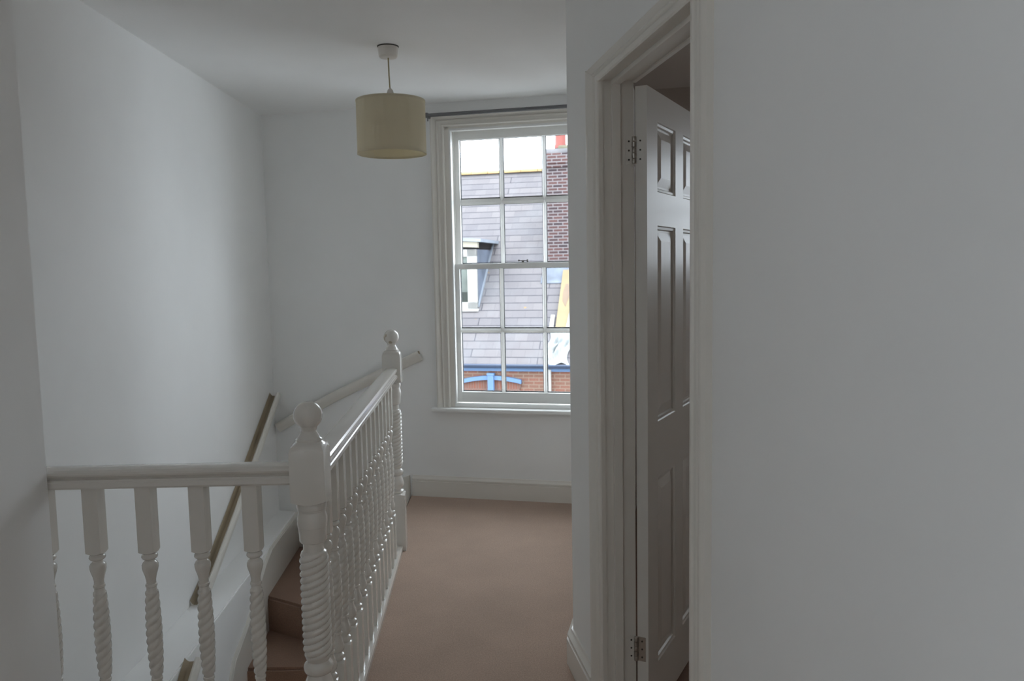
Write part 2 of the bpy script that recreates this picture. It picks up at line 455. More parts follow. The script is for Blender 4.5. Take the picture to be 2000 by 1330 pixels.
for c in cols:
    for r in rows:
        bm = bmesh.new()
        for y0, sg in ((0, 1), (LT, -1)):
            prev = None
            for ins, dp in ((0, 0), (.003, .0035), (.010, .0045), (.013, .0105), (.019, .011), (.043, .0035), (.045, .003)):
                ring = [(c[0] + ins, r[0] + ins), (c[1] - ins, r[0] + ins), (c[1] - ins, r[1] - ins), (c[0] + ins, r[1] - ins)]
                vs = [bm.verts.new((x, y0 + sg * dp, z)) for x, z in ring]
                if prev:
                    for j in range(4): bm.faces.new((prev[j], prev[(j + 1) % 4], vs[(j + 1) % 4], vs[j]))
                prev = vs
            bm.faces.new(prev)
        meshobj('door_panel', bm, M_doorV, door)
def hinge(z0, z1, mjamb, mleaf, nm):
    h = meshobj('hinge', hinge_bm(z0, z1), [mleaf, M_dark, M_steel, mjamb], door, 40)
    tag(h, nm)
def hinge_bm(z0, z1):
    bm = bmesh.new(); L = z1 - z0; px, py = -.004, LT + .0025
    for k in range(5):
        a = z0 + L * k / 5 + .0006; b = z0 + L * (k + 1) / 5 - .0006
        rr = .0070 if k % 2 else .0064
        t = bmesh.new()
        loft(t, [circ(rr * .9, a, 14), circ(rr, a + .0008, 14), circ(rr, b - .0008, 14), circ(rr * .9, b, 14)])
        merge(bm, t, lambda x, y, z: Vector((x + px, y + py, z)), 2)
    box(bm, -.0012, .0002, LT - .026, LT - .001, z0, z1, None, 0, 0)
    for k in (.17, .5, .83):
        t = bmesh.new(); loft(t, [circ(.0026, -.0022, 10), circ(.0026, .0, 10)])
        merge(bm, t, lambda x, y, z: Vector((-.0005 + z, LT - .015 + x, z0 + L * k + y)), 1)
    def L_(p): r_ = Vector((p.x - Cc.x, p.y - Cc.y)); return Vector((r_.dot(ED), r_.dot(EN), p.z))
    JF = lambda a, b, z: L_(DF(a, b, z))
    box(bm, LJ - .0014, LJ + .001, .066, .089, z0, z1, JF, 0, 3)
    for k in (.17, .5, .83):
        t = bmesh.new(); loft(t, [circ(.0028, -.0008, 10), circ(.0028, .0, 10)])
        merge(bm, t, lambda x, y, z: JF(LJ - .0014 + z, .076 + x, z0 + L * k + y), 1)
    return bm
hinge(1.690, 1.768, M_trim, M_doorV, 'upper hinge with its plate painted over in white')
hinge(.221, .296, M_trim, M_steel, 'lower hinge with bare metal plate')

# ------------------------------------------------------------------ sash window
win = empty('window_1', (W1.x, W1.y, 0), -HW); win['kind'] = 'structure'
tag(win, 'twelve-pane white sash window in the far wall', 'window')
WL = lambda u, n, z: Vector((u, n, z))
# architrave
AR2 = lambda w: [(0, 0), (0, .012), (w * .06, .017), (w * .14, .017), (w * .19, .010), (w * .40, .010), (w * .44, .016), (w * .50, .019), (w * .56, .016), (w * .60, .012), (w * .66, .014), (w * .76, .026), (w * .86, .030), (w * .95, .027), (w, .018), (w, 0)]
bm = bmesh.new()
def WA(x, t, z): return Vector((x, t, z))
aw = .084
arch_bar(bm, AR2(aw), (HU0, HZ0), (HU0, HZ1), WA, (-1, 0), 0, .8)
arch_bar(bm, AR2(aw * .8), (HU0, HZ1), (HU1, HZ1), WA, (0, 1), -1.25, 1.25)
arch_bar(bm, AR2(aw), (HU1, HZ0), (HU1, HZ1), WA, (1, 0), 0, .8)
meshobj('architrave', bm, M_trim, win, 35)
# box lining + staff bead
bm = bmesh.new()
FB = .028                                         # flat board of the sash box facing the room
box(bm, HU0 - .054, HU0 + FB, .0, .128, HZ0 - .010, HZ1 + .028, None, .002); box(bm, HU1 - FB, HU1 + .054, .0, .128, HZ0 - .010, HZ1 + .028, None, .002)
box(bm, HU0 + .002, HU1 - .002, .0, .128, HZ1 - .014, HZ1 + .028, None, .002); box(bm, HU0 + .002, HU1 - .002, .0, .128, HZ0 - .010, HZ0 + .022); box(bm, HU0 - .05, HU1 + .05, .12, .36, HZ0 - .011, HZ0 + .010)
meshobj('frame', bm, M_trim, win)
bm = bmesh.new()
BD = ((-.002, .012), (.0, .030))
box(bm, HU0 + FB - .002, HU0 + FB + .009, -.001, .036, HZ0 + .030, HZ1 - .014, None, .004); box(bm, HU1 - FB - .009, HU1 - FB + .002, -.001, .036, HZ0 + .030, HZ1 - .014, None, .004)
box(bm, HU0 + FB, HU1 - FB, -.001, .036, HZ1 - .026, HZ1 - .012, None, .004); box(bm, HU0 + FB - .002, HU1 - FB + .002, -.003, .036, HZ0 + .020, HZ0 + .042, None, .004)
box(bm, HU0 + FB - .002, HU0 + FB + .006, .074, .084, 1.43, HZ1 - .014); box(bm, HU1 - FB - .006, HU1 - FB + .002, .074, .084, 1.43, HZ1 - .014)
meshobj('staff_bead', bm, M_sash, win)
bm = bmesh.new()
SB = [(0, 0), (.0, -.020), (-.012, -.024), (-.05, -.024), (-.058, -.018), (-.060, -.011), (-.058, -.004), (-.052, 0)]
box(bm, .150, 1.288, -.060, .03, .540, .5635, None, .007)
meshobj('window_sill', bm, M_sash, win, 40)
# sashes
V0 = (.325, .572, .594, .834, .854, 1.108)
def sash(name, n0, n1, z_out0, z_out1, rowsz, ul, ur, mer):
    """frame of one sash with glazing bars"""
    bm = bmesh.new()
    box(bm, ul, V0[0], n0, n1, z_out0, z_out1, None, .003); box(bm, V0[5], ur, n0, n1, z_out0, z_out1, None, .003)
    box(bm, V0[0] - .002, V0[5] + .002, n0, n1, z_out0, rowsz[0][0], None, .003)
    box(bm, V0[0] - .002, V0[5] + .002, n0, n1, rowsz[1][1], z_out1, None, .003)
    def barprof(t): return [(-t / 2, .010), (-t / 2, .004), (-t * .28, 0), (-t * .14, -.006), (0, -.0085), (t * .14, -.006), (t * .28, 0), (t / 2, .004), (t / 2, .010), (t * .22, .022), (-t * .22, .022)]
    nb = n0 + .012
    for a, b in ((V0[1], V0[2]), (V0[3], V0[4])):
        t = b - a; c = (a + b) / 2
        pr = barprof(t); r0 = [bm.verts.new((c + x, nb + y, z_out0 + .01)) for x, y in pr]; r1 = [bm.verts.new((c + x, nb + y, z_out1 - .01)) for x, y in pr]
        for j in range(len(pr)): bm.faces.new((r0[j], r0[(j + 1) % len(pr)], r1[(j + 1) % len(pr)], r1[j]))
        bm.faces.new(r0[::-1]); bm.faces.new(r1)
    a, b = rowsz[0][1], rowsz[1][0]; t = b - a; c = (a + b) / 2; pr = barprof(t)
    r0 = [bm.verts.new((ul + .01, nb + y, c + x)) for x, y in pr]; r1 = [bm.verts.new((ur - .01, nb + y, c + x)) for x, y in pr]
    for j in range(len(pr)): bm.faces.new((r0[j], r0[(j + 1) % len(pr)], r1[(j + 1) % len(pr)], r1[j]))
    bm.faces.new(r0[::-1]); bm.faces.new(r1)
    s = meshobj(name, bm, M_sash, win, 50)
    gy = nb + .008
    for (u0, u1) in ((V0[0], V0[1]), (V0[2], V0[3]), (V0[4], V0[5])):
        for (z0, z1) in rowsz:
            bm = bmesh.new(); e = .004
            quad(bm, [(u0 - e, gy, z0 - e), (u1 + e, gy, z0 - e), (u1 + e, gy, z1 + e), (u0 - e, gy, z1 + e)])
            meshobj('glass_pane', bm, M_glass, s)
            bm = bmesh.new(); w = random.uniform(.0045, .0065)
            box(bm, u0, u1, gy + .002, gy + .008, z0 - .001, z0 + w + .0015); box(bm, u1 - w * .7, u1 + .001, gy + .002, gy + .008, z0, z1)
            box(bm, u0 - .001, u0 + w * .8, gy + .002, gy + .008, z0, z1); box(bm, u0, u1, gy + .002, gy + .008, z1 - w * .35, z1 + .001)
            meshobj('putty_line', bm, M_putty, s)
    return s
lower = sash('lower_sash', .036, .074, .588, 1.437, [(.654, 1.017), (1.044, 1.405)], .287, 1.146, 0)
upper = sash('upper_sash', .084, .122, 1.405, 2.240, [(1.437, 1.792), (1.828, 2.182)], .287, 1.146, 0)
bm = bmesh.new()                                  # fastener on the meeting rail
t = bmesh.new(); loft(t, [circ(.014, 0, 16), circ(.014, .003, 16), circ(.008, .006, 16), circ(.006, .014, 16)])
merge(bm, t, lambda x, y, z: Vector((.716 + x, .055 + y, 1.437 + z)))
box(bm, .694, .746, .051, .059, 1.447, 1.452, None, .001); box(bm, .742, .748, .045, .066, 1.441, 1.457, None, .001); uvball(bm, (.692, .055, 1.451), .006, 12, 8)
meshobj('sash_fastener', bm, M_dark, lower, 40)

# curtain rod above the window
rod = empty('curtain_rod', WF(.716, -.075, 2.30), -HW)
tag(rod, 'thin dark grey curtain rod on a bracket above the window', 'curtain rod')
bm = bmesh.new()
t = bmesh.new(); loft(t, [circ(.0105, -.545, 14), circ(.0105, .56, 14)]); merge(bm, t, lambda x, y, z: Vector((z, x, y + .008 + .0 * z)))
meshobj('rod', bm, M_rod, rod, 40)
for e, s in ((-.545, -1), (.56, 1)):
    bm = bmesh.new(); prof = [(.0, .011), (.004, .015), (.008, .0155), (.011, .012), (.018, .008), (.024, .011), (.030, .009), (.033, .003)]
    t = bmesh.new(); loft(t, [circ(r, z, 14) for z, r in prof]); merge(bm, t, lambda x, y, z: Vector((e + s * z, x, y + .008)))
    meshobj('finial', bm, M_rod, rod, 40)
    bm = bmesh.new(); c = e - s * .012
    box(bm, c - .007, c + .007, -.012, .075, -.002, .006, None, .001); box(bm, c - .010, c + .010, .070, .0745, -.030, .030, None, .001)
    box(bm, c - .008, c + .008, -.013, .013, -.006, .022, None, .003); box(bm, c + .002, c + .007, -.004, .002, -.026, -.004, None, .001)
    meshobj('bracket', bm, M_rod, rod)

# bedroom sash window (seen only as reflection in the door)
w2 = empty('window_2', (W1.x, W1.y, 0), -HW); w2['kind'] = 'structure'
bm = bmesh.new(); um = (BU0 + BU1) / 2
for a, b in ((BU0, BU0 + .05), (BU1 - .05, BU1)): box(bm, a, b, .10, .14, BZ0, BZ1)
for a, b in ((BZ0, BZ0 + .06), (BZ1 - .05, BZ1), (1.72, 1.75)): box(bm, BU0, BU1, .10, .14, a, b)
for k in (1, 2): c = BU0 + .05 + (BU1 - BU0 - .1) * k / 3; box(bm, c - .01, c + .01, .105, .13, BZ0, BZ1)
for c in (1.55,): box(bm, BU0, BU1, .105, .13, c - .01, c + .01)
meshobj('frame', bm, M_sash, w2)
bm = bmesh.new(); quad(bm, [(BU0, .12, BZ0), (BU1, .12, BZ0), (BU1, .12, BZ1), (BU0, .12, BZ1)]); meshobj('glass_pane', bm, M_glass, w2)

# ------------------------------------------------------------------ balustrade
bal = empty('stair_balustrade', (-.55, 2.03, 0))
tag(bal, 'white painted balustrade with barley twist spindles around the stairwell', 'balustrade')
BL = bal.location
def loc_(p): return (p[0] - BL.x, p[1] - BL.y, p[2] - BL.z)

def spindle_bm():
    bm = bmesh.new(); N = 32; h = .0208
    rings = []
    z0, z1 = .028, .862
    ch = lambda zc, sg: (lambda rho: zc - sg * .55 * (rho - h))
    def R(z, r): rings.append(circ(r, z, N))
    rings.append(squ(h - .001, N, lambda r: z0)); 
    rings.append(squ(h, N, ch(.243, 1), .0008))
    R(.245, .0165); R(.249, .0185); R(.255, .0205); R(.261, .0185); R(.264, .0135); R(.267, .0125); R(.270, .0145); R(.275, .0185); R(.283, .0205); R(.291, .0195); R(.303, .0155); R(.315, .0125); R(.322, .0122)
    R(.324, .0142); R(.327, .0145); R(.330, .0142); R(.3315, .0125); R(.340, .0135)
    za, zb = .341, .568; K = 88
    for i in range(K + 1):
        z = za + (zb - za) * i / K; t = i / K
        env = .0162 + .0046 * math.sin(PI * t) ** .75; fade = min(1, t / .05, (1 - t) / .05)
        ring = []
        for j in range(N):
            a = 2 * PI * j / N; ph = 3 * (a - 2 * PI * z / .0675) / 2
            r = env - .0042 * fade * (1 - abs(math.sin(ph)) ** .75)
            ring.append((r * math.cos(a), r * math.sin(a), z))
        rings.append(ring)
    R(.572, .0128); R(.581, .0122); R(.5825, .0142); R(.586, .0147); R(.589, .0142); R(.5905, .0122); R(.600, .0122); R(.612, .0145); R(.625, .0185); R(.634, .0205); R(.642, .0205); R(.648, .0175); R(.652, .0128)
    R(.656, .0125); R(.658, .0165); R(.661, .0195); R(.664, .0205); R(.668, .0195); R(.671, .0165); R(.6725, .0165)
    rings.append(squ(h, N, ch(.6755, -1), .0008))
    rings.append(squ(h, N, lambda r: z1, .0008))
    loft(bm, rings); return bm
sp0 = meshobj('baluster', spindle_bm(), M_gloss, bal, 38)
spn = [0]
def spindle(x, y, rz=0.0, zs=1.0):
    if spn[0] == 0: o = sp0
    else:
        o = sp0.copy(); COL.objects.link(o); o.parent = bal
    spn[0] += 1
    o.location = loc_((x, y, 0)); o.rotation_euler = (0, 0, rz); return o
for x in (-1.236, -1.105, -.967, -.828, -.690): spindle(x, 2.012)
RA = rad(2.1)
def railx(y): return -.5345 - .0375 * (y - 2.12)         # centre line of the long rail
for k in range(14):
    y = 2.142 + .1168 * k; spindle(railx(y), y, RA)

def newel_bm(up, knot=False):
    """up: height added to everything above the lower block"""
    N = 64; h = .0455; bm = bmesh.new(); rings = []
    ch = lambda zc, sg, k=.35: (lambda rho: zc - sg * k * (rho - h))
    def R(z, r): rings.append(circ(r, z + up, N))
    rings.append(squ(h, N, lambda r: 0, .001)); rings.append(squ(h, N, ch(.245 + up, 1), .001))
    R(.247, .037); R(.252, .040); R(.258, .0385); R(.263, .0295); R(.268, .028); R(.275, .034); R(.285, .0395); R(.297, .040); R(.312, .036); R(.328, .030); R(.334, .0285); R(.337, .0335); R(.343, .0375); R(.352, .039); R(.361, .0365); R(.366, .031); R(.370, .029); R(.375, .031)
    za, zb = .378, .668; K = 150
    for i in range(K + 1):
        z = za + (zb - za) * i / K; t = i / K
        env = .0385 - .006 * (1 - min(1, t / .06)) - .006 * (1 - min(1, (1 - t) / .05)); ring = []
        for j in range(N):
            a = 2 * PI * j / N; ph = 4 * (a - 2 * PI * z / .0745) / 2
            r = env - .0052 * min(1, t / .04, (1 - t) / .04) * (1 - abs(math.sin(ph)) ** .7)
            ring.append((r * math.cos(a), r * math.sin(a), z + up))
        rings.append(ring)
    R(.671, .0275); R(.690, .0265); R(.693, .0265); R(.696, .033); R(.701, .0355); R(.716, .036); R(.730, .0368); R(.737, .0378); R(.7375, .0385); R(.752, .0395); R(.764, .0385); R(.774, .0355); R(.779, .0350); R(.780, .0368); R(.784, .0368); R(.785, .0385); R(.793, .0395); R(.799, .0385); R(.801, .0375)
    rings.append(squ(h, N, ch(.8035 + up, -1, .5), .001))
    rings.append(squ(h, N, ch(.948 + up, 1, .5), .001))
    def sqc(k, hh, z): # blend square -> circle
        out = []
        for (a, b), (c, d) in zip([(p[0], p[1]) for p in squ(hh, N, lambda r: 0)], [(p[0], p[1]) for p in circ(hh, 0, N)]):
            out.append((a * (1 - k) + c * k, b * (1 - k) + d * k, z + up))
        return out
    rings.append(sqc(.35, .0435, .9555)); rings.append(sqc(.7, .0385, .9605)); rings.append(sqc(1, .0345, .9635))
    R(.9645, .0335); R(.9665, .0345); R(.970, .0340); R(.972, .031); R(.974, .0285); R(.979, .0265); R(.985, .0225); R(.991, .0197)
    cz, cr = 1.0315, .0373
    for i in range(1, 24):
        a = -PI / 2 + .555 + (PI - .56) * i / 24; R(cz + cr * math.sin(a), cr * math.cos(a))
    loft(bm, rings); return bm
nw1 = meshobj('newel_post', newel_bm(0), M_gloss, bal, 38)
nw1.location = loc_((-.5345, 2.016, 0)); nw1.rotation_euler = (0, 0, rad(2.6)); tag(nw1, 'near newel post with ball finial')
nw2 = meshobj('newel_post', newel_bm(.045, True), M_gloss, bal, 38)
nw2.location = loc_((-.5975, 3.872, 0)); nw2.rotation_euler = (0, 0, rad(2.4)); tag(nw2, 'far newel post with ball finial')
# worn patches on the far ball
bm = bmesh.new()
for (ax, az, r) in ((-1.1, -.15, .010), (-.1, -.75, .009), (-.75, .25, .007)):
    d = Vector((math.sin(ax) * math.cos(az), -math.cos(ax) * math.cos(az), math.sin(az))); c = d * .0366
    t = bmesh.new(); bmesh.ops.create_uvsphere(t, u_segments=12, v_segments=8, radius=1)
    q = d.to_track_quat('Z', 'Y').to_matrix()
    merge(bm, t, lambda x, y, z: c + q @ Vector((x * r, y * r * 1.25, z * .0014)) + Vector((0, 0, 1.0765)))
meshobj('worn_patch', bm, M_tin, nw2, 60)

HR = [(-.0305, .033), (-.0325, .038), (-.0315, .044), (-.027, .049), (-.018, .0522), (0, .0535), (.018, .0522), (.027, .049), (.0315, .044), (.0325, .038), (.0305, .033), (.0245, .029), (.0225, .0255), (.0285, .0235), (.0285, .020), (.0315, .017), (.0318, .005), (.029, 0), (-.029, 0), (-.0318, .005), (-.0315, .017), (-.0285, .020), (-.0285, .0235), (-.0225, .0255), (-.0245, .029)]
bm = bmesh.new(); sweep(bm, [(a, b) for a, b in HR], [loc_((railx(2.058), 2.058, .8555)), loc_((railx(3.832), 3.832, .874))])
meshobj('handrail', bm, M_gloss, bal, 28)
bm = bmesh.new(); sweep(bm, HR, [loc_((-1.545, 2.014, .8525)), loc_((-.578, 2.014, .8555))])
meshobj('handrail', bm, M_gloss, bal, 28)
BR = [(-.032, 0), (.032, 0), (.032, .020), (.027, .028), (-.027, .028), (-.032, .020)]
bm = bmesh.new(); sweep(bm, BR, [loc_((railx(2.06), 2.06, 0.001)), loc_((railx(3.83), 3.83, 0.001))]); meshobj('base_rail', bm, M_gloss, bal, 28)
bm = bmesh.new(); sweep(bm, BR, [loc_((-1.545, 2.012, 0.001)), loc_((-.58, 2.012, 0.001))]); meshobj('base_rail', bm, M_gloss, bal, 28)

# ------------------------------------------------------------------ staircase
st = empty('staircase', (-1.0, 3.9, -.57)); SL = st.location
tag(st, 'brown carpeted winder stairs rising beside the left wall', 'staircase')
def sl(p): return (p[0] - SL.x, p[1] - SL.y, p[2] - SL.z)
Pv = Vector((-.62, 3.775)); RISE = .19
def tread(poly, z, name='carpeted_step', label=None, down=.24):
    bm = bmesh.new()
    t = bmesh.new(); n = len(poly)
    a = [t.verts.new((x, y, z - down)) for x, y in poly]; b = [t.verts.new((x, y, z)) for x, y in poly]
    t.faces.new(a[::-1]); t.faces.new(b)
    for i in range(n): t.faces.new((a[i], a[(i + 1) % n], b[(i + 1) % n], b[i]))
    bmesh.ops.bevel(t, geom=[e for e in t.edges if all(abs(v.co.z - z) < 1e-6 for v in e.verts)], offset=.014, segments=4, affect='EDGES')
    merge(bm, t, lambda x, y, zz: Vector(sl((x, y, zz))))
    o = meshobj(name, bm, M_stair, st, 40)
    if label: tag(o, label)
def lx(y): return loww(y) + .004
P30 = Pv + Vector((-.866, .5)) * .905; P60 = Pv + Vector((-.5, .866)) * 1.385
crn = (lx(5.0), onwin(lx(5.0)) - .004)
nb = .022  # carpet nosing overhang: each tread reaches this far over the one below
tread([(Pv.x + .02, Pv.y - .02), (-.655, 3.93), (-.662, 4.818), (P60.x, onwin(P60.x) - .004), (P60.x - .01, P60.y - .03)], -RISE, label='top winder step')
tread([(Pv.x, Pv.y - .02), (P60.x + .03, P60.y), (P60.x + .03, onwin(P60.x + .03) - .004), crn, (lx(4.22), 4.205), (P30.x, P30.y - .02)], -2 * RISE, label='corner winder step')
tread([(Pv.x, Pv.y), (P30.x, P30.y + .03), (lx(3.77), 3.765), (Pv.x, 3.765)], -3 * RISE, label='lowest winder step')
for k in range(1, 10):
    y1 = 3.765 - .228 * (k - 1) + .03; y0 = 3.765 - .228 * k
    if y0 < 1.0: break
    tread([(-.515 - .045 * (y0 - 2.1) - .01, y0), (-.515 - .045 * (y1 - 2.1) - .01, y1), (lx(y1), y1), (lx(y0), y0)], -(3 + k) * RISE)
# strings / stair skirtings
def plate(poly, F, t, name, par, mat=M_trim, bev=.005):
    bm = bmesh.new(); q = bmesh.new()
    a = [q.verts.new((x, 0, z)) for x, z in poly]; b = [q.verts.new((x, t, z)) for x, z in poly]; n = len(poly)
    q.faces.new(a); q.faces.new(b[::-1])
    for i in range(n): q.faces.new((a[i], b[i], b[(i + 1) % n], a[(i + 1) % n]))
    if bev: bmesh.ops.bevel(q, geom=[e for e in q.edges if all(abs(v.co.y - t) < 1e-6 for v in e.verts)], offset=bev, segments=2, affect='EDGES')
    merge(bm, q, F); return meshobj(name, bm, mat, par, 35)
plate([(5.0, -.155), (4.34, -.155), (4.20, -.20), (3.84, -.372), (3.60, -.445), (3.53, -.53), (1.5, -.53 - 2.03 * .835), (1.5, -2.5), (3.5, -1.1), (5.0, -.8)],
      lambda y, t, z: Vector(sl((loww(y) + t, y, z))), .020, 'wall_string', st)
plate([(-.815, -.155), (-.74, -.13), (-.30, .03), (-.02, .125), (-.02, -.5), (-.815, -.7)],
      lambda u, t, z: Vector(sl(tuple(WF(u, -t, z)))), .018, 'wall_string', st)
plate([(-.655, -.03), (.0, -.03), (.0, .0), (-.655, .0)], lambda u, t, z: Vector(sl((-.650 - .002 * u, 4.82 + u * 1.36 - .0, z))), .012, 'nosing', st, M_stair, .004)

# ------------------------------------------------------------------ wall handrails (pig's ear section)
def wall_rail(name, label, pts, side, k=1.25):
    """pts on the wall face; side = horizontal unit vector away from the wall"""
    o = Vector(pts[0]); root = empty(name, o); tag(root, label, 'handrail', group=None)
    sv = Vector(side)
    prof = [(.002, -.038), (.022, -.038), (.032, -.034), (.046, -.012), (.054, .006), (.054, .020), (.049, .029), (.041, .032), (.034, .027), (.030, .014), (.025, .008), (.012, .008), (.006, .016), (.002, .03)]
    prof = [(a * k, b * k) for a, b in prof]
    bm = bmesh.new(); path = [Vector(p) - o for p in pts]; rings = []
    for i, p in enumerate(path):
        d = (path[min(i + 1, len(path) - 1)] - path[max(i - 1, 0)]).normalized()
        up = sv.cross(d).normalized()
        if up.z < 0: up = -up
        rings.append([bm.verts.new(p + sv * a + up * b) for a, b in prof])
    m = len(prof)
    for a, b in zip(rings[:-1], rings[1:]):
        for j in range(m):
            f = bm.faces.new((a[j], a[(j + 1) % m], b[(j + 1) % m], b[j]))
            f.material_index = 1 if j in (9, 10, 11, 12, 8, 13) else 0
    bm.faces.new(rings[0][::-1]); bm.faces.new(rings[-1])
    meshobj('rail', bm, [M_trim, M_groove], root, 30)
    return root
xw = lambda y: XLw(y)
wall_rail('wall_handrail', 'white handrail sloping up the left wall to the far corner', [(xw(3.57), 3.57, -.155), (xw(3.62), 3.62, -.135), (xw(3.75), 3.75, -.075), (xw(4.1), 4.1, .115), (xw(4.5), 4.5, .345), (xw(4.96), 4.96, .615)], (1, 0, 0))
wall_rail('wall_handrail', 'short lower handrail on the thick wall below the ledge at bottom left', [(loww(2.0), 2.0, -.90), (loww(2.6), 2.6, -.44), (loww(2.95), 2.95, -.225), (loww(3.05), 3.05, -.165)], (1, .04, 0))
w_ = [WF(u, 0, z) for u, z in ((-.905, .41), (-.5, .62), (.075, .885))]
wall_rail('wall_handrail', 'white handrail climbing the far wall behind the balustrade', [tuple(p) for p in w_], (-N_.x, -N_.y, 0), .9)

# ------------------------------------------------------------------ pendant lamp
lp = empty('pendant_lamp', (-.524, 3.57, CEIL)); tag(lp, 'cream fabric drum shade pendant lamp hanging from the ceiling', 'pendant lamp')
bm = bmesh.new(); loft(bm, [circ(r, z, 36) for r, z in ((.024, -.050), (.036, -.049), (.041, -.044), (.0435, -.020), (.045, -.006), (.045, 0))]); meshobj('ceiling_rose', bm, M_plastic, lp, 35)
bm = bmesh.new(); loft(bm, [circ(.0455, -.005, 36), circ(.0475, -.002, 36), circ(.0475, 0, 36)]); meshobj('rose_gasket', bm, M_dark, lp, 35)
bm = bmesh.new(); tube(bm, [(0, 0, -.048), (.001, 0, -.12), (.004, 0, -.215)], .0032, 10); meshobj('cord', bm, M_cord, lp, 60)
bm = bmesh.new(); loft(bm, [circ(r, z, 28) for r, z in ((.018, -.30), (.019, -.26), (.0195, -.232), (.015, -.226), (.012, -.215), (.006, -.208), (.004, -.206))])
hold = meshobj('lamp_holder', bm, M_plastic, lp, 35, (.004, 0, .026))
bm = bmesh.new()
SR, SZ0, SZ1 = .1525, -.467, -.237; Nn = 72
loft(bm, [circ(SR, SZ0, Nn), circ(SR, SZ1, Nn), circ(SR - .0018, SZ1, Nn), circ(SR - .0018, SZ0, Nn)], cap=False)
R0 = circ(SR, SZ0, Nn); R1 = circ(SR - .0018, SZ0, Nn)
va = [bm.verts.new(p) for p in R0]; vb = [bm.verts.new(p) for p in R1]
for j in range(Nn): bm.faces.new((va[j], va[(j + 1) % Nn], vb[(j + 1) % Nn], vb[j]))
shade = meshobj('lamp_shade', bm, M_shade, lp, 35, (.004, 0, 0))
for z in (SZ0 + .002, SZ1 - .002):
    bm = bmesh.new(); t = bmesh.new(); q = [(SR - .002, z - .004), (SR + .0012, z - .004), (SR + .0012, z + .004), (SR - .002, z + .004)]
    for a in range(Nn):
        c0, s0, c1, s1 = math.cos(2 * PI * a / Nn), math.sin(2 * PI * a / Nn), math.cos(2 * PI * (a + 1) / Nn), math.sin(2 * PI * (a + 1) / Nn)
        for j in range(4):
            (r1, z1), (r2, z2) = q[j], q[(j + 1) % 4]
            quad(t, [(r1 * c0, r1 * s0, z1), (r2 * c0, r2 * s0, z2), (r2 * c1, r2 * s1, z2), (r1 * c1, r1 * s1, z1)])
    merge(bm, t)
    meshobj('rim_band', bm, M_shade, shade, 50)
bm = bmesh.new()
for k in range(3):
    a = 2 * PI * k / 3 + .4; tube(bm, [(.015 * math.cos(a), .015 * math.sin(a), SZ1 + .004 - .012), (.07 * math.cos(a), .07 * math.sin(a), SZ1 - .020), ((SR - .003) * math.cos(a), (SR - .003) * math.sin(a), SZ1 - .004)], .0016, 6)
meshobj('spider_wire', bm, M_plastic, shade, 60)

# fill window added behind the camera to bring daylight onto the near walls
w3 = empty('fill_window', (0, 0, 0)); w3['kind'] = 'structure'
bm = bmesh.new()
for a, b in ((GY0, GY0 + .05), (GY1 - .05, GY1)): box(bm, -1.40, -1.36, a, b, GZ0, GZ1)
for a, b in ((GZ0, GZ0 + .06), (GZ1 - .05, GZ1), (1.68, 1.71)): box(bm, -1.40, -1.36, GY0, GY1, a, b)
meshobj('frame', bm, M_sash, w3)
bm = bmesh.new(); quad(bm, [(-1.38, GY0, GZ0), (-1.38, GY1, GZ0), (-1.38, GY1, GZ1), (-1.38, GY0, GZ1)]); meshobj('glass_pane', bm, M_glass, w3)

# ------------------------------------------------------------------ the house across the street
hs = empty('neighbour_house', (W1.x, W1.y, 0), -HW)
tag(hs, 'brick house across the street with grey slate roof and dormers', 'house')
NB = 11.5
def hp(name, bm, m, sm=None, parent=None, label=None):
    o = meshobj(name, bm, m, parent or hs, sm)
    if label: tag(o, label)
    return o
bm = bmesh.new(); box(bm, -9, 7, NB, NB + .3, -6.5, -.7); hp('brick_wall', bm, M_brick)
# roof: own object frame tilted 45 deg so the slate courses follow the slope
roof = empty('roof_slope', (0, 11.38, -.62)); 
roof.parent = hs
SLn = math.sqrt(2) * 4.56
bm = bmesh.new(); box(bm, -9, 7, 0, SLn, -.12, 0)
rf = meshobj('roof', bm, M_slate, hs); rf.location = (0, 11.38, -.62); rf.rotation_euler = (PI / 4, 0, 0)
bpy.data.objects.remove(roof)
bm = bmesh.new(); prism(bm, [(11.38 + 4.56, 3.94), (11.38 + 9.12, -.62), (11.38 + 9.0, -.8), (11.38 + 4.5, 3.7)], -9, 7, lambda y, z, x: Vector((x, y, z))); hp('rear_roof', bm, M_slate)
bm = bmesh.new()
x = -9.0
while x < 7:
    t = bmesh.new(); L = .44
    loft(t, [[(.10 * math.cos(PI * i / 10 - .0), .085 * math.sin(PI * i / 10), s) for i in range(11)] for s in (0, L)])
    merge(bm, t, lambda a, b, s: Vector((x + s, 15.94 + a, 3.93 + b))); x += .45
hp('ridge_tiles', bm, M_ridge, 50)
bm = bmesh.new()
t = bmesh.new(); loft(t, [[(.07 * math.cos(PI + PI * i / 10), .07 * math.sin(PI + PI * i / 10), s) for i in range(11)] + [(.06, 0.01, s), (-.06, 0.01, s)] for s in (-9, 7)])
merge(bm, t, lambda a, b, s: Vector((s, 11.36 + a, -.60 + b))); hp('gutter', bm, M_navy, 50)
bm = bmesh.new(); box(bm, -9, 7, 11.44, 11.5, -.745, -.62); hp('fascia', bm, M_blue)
